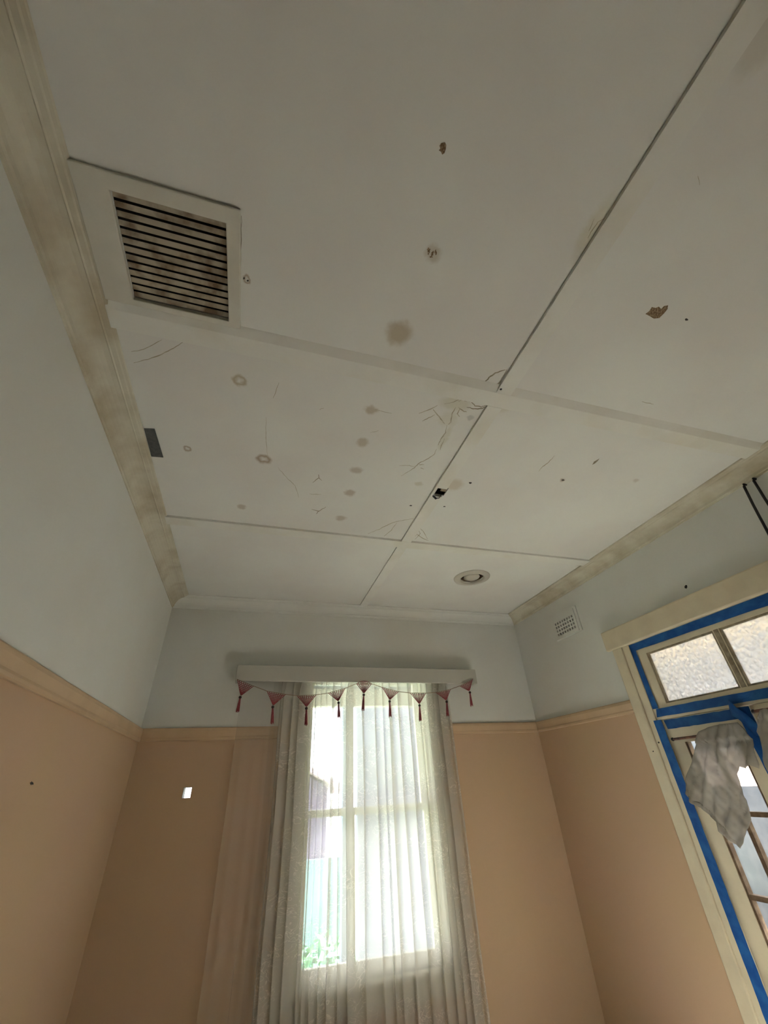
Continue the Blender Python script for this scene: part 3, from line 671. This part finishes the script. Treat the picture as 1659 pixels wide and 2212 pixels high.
# ------------------------------------------------------------------ paint scars, holes, cracks
def blob(px, w, h, m, seed, plane=2, val=H, name='paint_scar', par=None, jag=.35, n=18, off=.0006, shape=None):
    rr = random.Random(seed); bm = bmesh.new(); vs = []
    if shape: pts = shape
    else:
        pts = []
        for k in range(n):
            t = 2 * math.pi * k / n; r = 1 + jag * rr.uniform(-1, .6); pts.append((px[0] + w / 2 * r * math.cos(t), px[1] + h / 2 * r * math.sin(t)))
    for p_ in pts:
        q = at(p_, plane, val)
        q[plane] += -off if val > 0 else off
        vs.append(bm.verts.new(q))
    f = bm.faces.new(vs); bm.normal_update()
    inward = Vector((0, 0, 0)); inward[plane] = -1 if val > 0 else 1
    if f.normal.dot(inward) < 0: f.normal_flip()
    bmesh.ops.triangulate(bm, faces=bm.faces[:])
    return obj(name, bm, m, par or ce)
blob(None, 0, 0, 'scar', 1, shape=[(949, 315), (953, 309), (961, 307), (964, 313), (963, 322), (960, 331), (955, 334), (953, 328), (948, 325), (951, 320)])
blob(None, 0, 0, 'scar', 2, shape=[(1394, 678), (1402, 672), (1408, 663), (1416, 665), (1423, 662), (1428, 667), (1434, 661), (1443, 659), (1442, 667), (1436, 675), (1424, 687), (1412, 688), (1404, 683)])
for px, w, h, s in (((926, 541), 7, 13, 3), ((934, 548), 6, 14, 4), ((941, 544), 5, 12, 5), ((931, 555), 7, 4, 6), ((925, 548), 4, 6, 7)): blob(px, w, h, 'scar', s, jag=.5)
for px, w, h, s in (((1483, 690), 8, 6, 8), ((657, 776), 10, 7, 9), ((1016, 1043), 7, 4, 10), ((887, 1092), 6, 2.5, 11), ((960, 1094), 5, 2.5, 12), ((1196, 892), 5, 4, 13),
                    ((1174, 875), 4, 2, 14), ((1391, 922), 6, 2, 15), ((527, 601), 4, 5, 16), ((535, 606), 5, 4, 17), ((1216, 1037), 8, 3, 18), ((820, 1261), 8, 3, 19), ((812, 1258), 4, 2, 20), ((811, 782), 5, 4, 30)):
    blob(px, w, h, 'darkspot', s, name='nail_hole')
blob(None, 0, 0, 'crackdark', 21, shape=[(1279, 1004), (1283, 997), (1290, 993), (1295, 990), (1291, 996), (1285, 1001)])
wr_ = bpy.data.objects['wall_right']
blob((1482, 1268), 7, 8, 'darkspot', 22, plane=0, val=B, name='nail_hole', par=wr_); blob((67, 1692), 8, 9, 'darkspot', 23, plane=0, val=-A, name='nail_hole', par=wall_l, jag=.6)
blob((1423, 1604), 4, 4, 'darkspot', 24, plane=0, val=B - .0125, name='nail_hole', par=d1); blob((1411, 1623), 3, 3, 'darkspot', 25, plane=0, val=B - .0225, name='nail_hole', par=d1)

def crack(px, w, m='crack'):                  # ribbon, w = widths in pixels
    bm = bmesh.new(); P2 = []; rr = random.Random(int(px[0][0]))
    for i in range(len(px) - 1):
        for k in range(4):
            t = k / 4; P2.append((px[i][0] * (1 - t) + px[i + 1][0] * t + rr.uniform(-.7, .7), px[i][1] * (1 - t) + px[i + 1][1] * t + rr.uniform(-.7, .7)))
    P2.append(px[-1]); n = len(P2); prev = None
    for i, p_ in enumerate(P2):
        a = P2[max(0, i - 1)]; b = P2[min(n - 1, i + 1)]; dx, dy = b[0] - a[0], b[1] - a[1]; L = math.hypot(dx, dy) or 1
        ww = w * (.35 + .65 * math.sin(math.pi * min(1, (i + .6) / n))) / 2
        u = at((p_[0] - dy / L * ww, p_[1] + dx / L * ww), 2, H - .0005); v = at((p_[0] + dy / L * ww, p_[1] - dx / L * ww), 2, H - .0005)
        cur = (bm.verts.new(u), bm.verts.new(v))
        if prev: bm.faces.new((prev[0], prev[1], cur[1], cur[0]))
        prev = cur
    return obj('paint_crack', bm, m, ce)
for px, w, m in (
    ([(1046, 827), (1056, 816), (1070, 806), (1092, 799)], 3.0, 'crackdark'), ([(1074, 836), (1084, 818), (1095, 798)], 2.2, 'crackdark'), ([(1066, 834), (1078, 826), (1088, 812)], 1.5, 'crack'),
    ([(1003, 866), (1018, 868), (1026, 877), (1040, 879), (1050, 875)], 2.2, 'crackdark'), ([(1008, 879), (1022, 883), (1042, 883), (1051, 877)], 2.2, 'crackdark'),
    ([(990, 868), (1000, 863), (1012, 864), (1018, 868)], 2, 'crack'), ([(960, 873), (980, 868), (992, 864)], 1.8, 'crack'),
    ([(945, 875), (930, 884), (905, 893)], 2, 'crack'), ([(940, 896), (925, 903), (912, 910)], 1.8, 'crack'), ([(935, 884), (945, 896), (955, 908), (960, 916)], 2.4, 'crack'),
    ([(985, 880), (976, 895), (974, 912), (968, 917)], 2.4, 'crack'), ([(990, 880), (1000, 888), (1008, 890)], 2.4, 'crack'), ([(992, 884), (988, 894), (993, 900)], 2, 'crack'),
    ([(966, 918), (962, 935), (952, 950), (946, 962)], 2, 'crack'), ([(960, 948), (953, 962), (951, 972)], 1.6, 'crack'), ([(943, 970), (938, 982), (925, 990), (905, 1001), (896, 1010), (884, 1018), (866, 1028)], 1.7, 'crack'),
    ([(896, 1008), (880, 1005), (862, 1006)], 1.1, 'crack'), ([(905, 1004), (916, 1004)], 1.4, 'crack'), ([(908, 1011), (916, 1013)], 1.4, 'crack'),
    ([(288, 784), (320, 776), (350, 765), (375, 752), (398, 738)], 2.4, 'crack'), ([(283, 760), (310, 755), (335, 742), (350, 734)], 2, 'crack'),
    ([(603, 826), (596, 845), (590, 860)], 1.2, 'crack'), ([(600, 1010), (618, 1030), (638, 1050), (645, 1075)], 1, 'crack'), ([(575, 900), (574, 945), (578, 985)], 1, 'crack'),
    ([(676, 1042), (688, 1032), (695, 1038)], 1.4, 'crackdark'), ([(688, 1024), (690, 1034)], 1.4, 'crackdark'), ([(673, 1100), (690, 1104), (704, 1095)], 1.4, 'crackdark'), ([(690, 1103), (683, 1110)], 1.3, 'crackdark'),
    ([(668, 1067), (694, 1068)], 1, 'crack'), ([(795, 1153), (820, 1143), (845, 1130), (868, 1124), (893, 1120)], 1.3, 'crack'), ([(830, 1158), (845, 1145), (858, 1128)], 1.3, 'crack'),
    ([(893, 1162), (900, 1154), (912, 1162), (926, 1168)], 1.6, 'crack'), ([(896, 1166), (908, 1152), (902, 1140)], 1.2, 'crack'), ([(905, 1138), (915, 1150), (924, 1165)], 1.2, 'crack'),
    ([(1164, 1018), (1172, 1008), (1186, 998), (1198, 984)], 1.6, 'crack'), ([(1195, 1209), (1201, 1204)], 2.4, 'crackdark'), ([(1256, 1214), (1268, 1210), (1277, 1213), (1276, 1222)], 2.6, 'crackdark'),
    ([(1270, 515), (1278, 498), (1292, 480), (1310, 470)], 2.2, 'crack'), ([(1272, 500), (1284, 472)], 1.5, 'crack'), ([(818, 930), (800, 935)], 1, 'crack'),
    ([(1386, 868), (1402, 871), (1412, 873)], 1.4, 'crack'), ([(1508, 380), (1511, 400)], 1.5, 'crack'), ([(810, 885), (846, 893)], .9, 'crack'), ([(690, 885), (700, 881)], 1.2, 'crack')):
    crack(px, w, m)
# hairline joint beside the grille
crack([(522, 466), (521, 520), (519, 600), (518, 705)], 1.6, 'crackdark')
q = at((513, 458), 2, H)

# ------------------------------------------------------------------ outside, seen through cloth and glass
gd = struct(obj('ground', bx(-14, 16, -10, 22, -.62, -.5), 'grass')); gd['label'] = 'pale garden ground outside'
pv = obj('verandah_slab', bx(-1.6, 4.2, D + T + .02, D + 1.9, -.5, -.12), 'paving'); struct(pv)
vr = thing('verandah_post', 'blue-grey verandah post seen through the lace curtain', 'post', (.93, D + 1.2, -.12))
obj('shaft', bx(.90, .985, D + 1.15, D + 1.235, -.12, 2.44, .006), 'post', vr)
obj('beam', bx(-1.6, 4.2, D + 1.13, D + 1.25, 2.44, 2.60), 'frame_white', vr)
nh = thing('neighbour_house', 'lilac gabled house beyond the garden behind the curtain', 'house', (-.6, D + 6, -.5))
hb_ = bmesh.new(); hx0, hx1, hy0, hy1 = -.45, 1.5, D + 5.6, D + 9.5
pr = [(hx0, -.5), (hx1, -.5), (hx1, 1.75), ((hx0 + hx1) / 2, 2.25), (hx0, 1.75)]
a = [hb_.verts.new((x, hy0, z)) for x, z in pr]; b = [hb_.verts.new((x, hy1, z)) for x, z in pr]
hb_.faces.new(a); hb_.faces.new(b[::-1])
for i in range(5): hb_.faces.new((a[i], a[(i + 1) % 5], b[(i + 1) % 5], b[i]))
bmesh.ops.recalc_face_normals(hb_, faces=hb_.faces[:]); obj('wall', hb_, 'lilac', nh)
for s in (-1, 1):
    r_ = bmesh.new(); xm = (hx0 + hx1) / 2; xe = hx0 - .35 if s < 0 else hx1 + .35
    q4 = [(xm, 2.27), (xe, 1.61)]
    v_ = [r_.verts.new((x, y, z + dz)) for dz in (.02, .10) for x, z in q4 for y in (hy0 - .3, hy1 + .3)]
    for q in ((0, 1, 3, 2), (4, 6, 7, 5), (0, 2, 6, 4), (1, 5, 7, 3), (0, 4, 5, 1), (2, 3, 7, 6)): r_.faces.new([v_[i] for i in q])
    bmesh.ops.recalc_face_normals(r_, faces=r_.faces[:]); obj('roof', r_, 'roof', nh)
obj('house_window', bx(-.2, .3, hy0 - .03, hy0 + .01, .9, 1.5), 'post', nh)
obj('verandah_roof', bx(-1.6, 4.2, D + T + .01, D + 1.5, 2.60, 2.66), 'brick', vr)
gf = thing('garden_fence', 'mint green steel fence across the garden behind the curtain', 'fence', (.8, D + 4.6, -.5))
for k in range(5):
    obj('fence_panel', bx(-2.2 + k * 1.0, -1.24 + k * 1.0, D + 4.58, D + 4.60, -.48, .86), 'mint', gf)
    obj('fence_post', bx(-1.24 + k * 1.0, -1.20 + k * 1.0, D + 4.56, D + 4.62, -.5, .9), 'frame_white', gf)
fn = thing('side_wall', 'pale rendered side wall right of the verandah post', 'wall', (2.6, D + 2.6, -.5))
obj('rendered_face', bx(1.35, 5.0, D + 2.5, D + 2.62, -.5, 2.7), 'render', fn); obj('coping', bx(1.32, 5.0, D + 2.46, D + 2.66, 2.7, 2.78), 'frame_white', fn)
def shrub(c, r, n, seed, lab):
    t = thing('garden_shrub', lab, 'shrub', (c[0], c[1], -.5)); rr = random.Random(seed); bm = bmesh.new()
    for k in range(n):
        d = Vector((rr.gauss(0, 1), rr.gauss(0, 1), rr.gauss(0, 1))).normalized() * r * rr.uniform(.55, 1); p_ = Vector(c) + d * 1.0
        u = Vector((rr.gauss(0, 1), rr.gauss(0, 1), rr.gauss(0, 1))).normalized(); v = u.cross(d.normalized() + Vector((.01, .02, .03))).normalized(); s = rr.uniform(.05, .09)
        f_ = [bm.verts.new(p_ + u * s * a + v * s * .45 * b) for a, b in ((-1, 0), (0, -1), (1, 0), (0, 1))]; bm.faces.new(f_)
    o_ = obj('foliage', bm, 'leaf', t); o_['kind'] = 'stuff'
    sb = bmesh.new()
    for k in range(5): tube([(c[0] + .05 * k - .1, c[1], -.5), (c[0] + .1 * k - .2, c[1] + .05, c[2])], .02, sb, 6)
    obj('stems', sb, 'bead', t)
shrub((1.15, D + 3.2, -.05), .42, 500, 1, 'leafy shrub outside behind the lower curtain, nearer the post')
shrub((.1, D + 3.9, -.1), .4, 450, 2, 'leafy shrub outside behind the lower curtain, below the lilac house')
# porch beyond the door
struct(obj('sun_blocker_awning', bx(B + T + .01, B + 1.28, -.6, D + .1, 2.58, 2.63), 'frame_white'))  # unseen awning, added so the sun enters only the lower door glass
ps = struct(obj('porch_wall', bx(B + 2.9, B + 3.0, -4.5, D + 5.3, -.5, 3.1), 'brick'))
struct(obj('porch_floor', bx(B + T + .01, B + 2.88, -1.5, D + .1, -.3, -.12), 'paving'))
sg = obj('printed_panel', bx(B + 1.2, B + 1.215, 2.35, 3.05, 1.62, 1.86, .003), 'paper')
tag(sg, 'pale lilac patterned panel seen through the door glass beside the plastic sheet', 'panel')
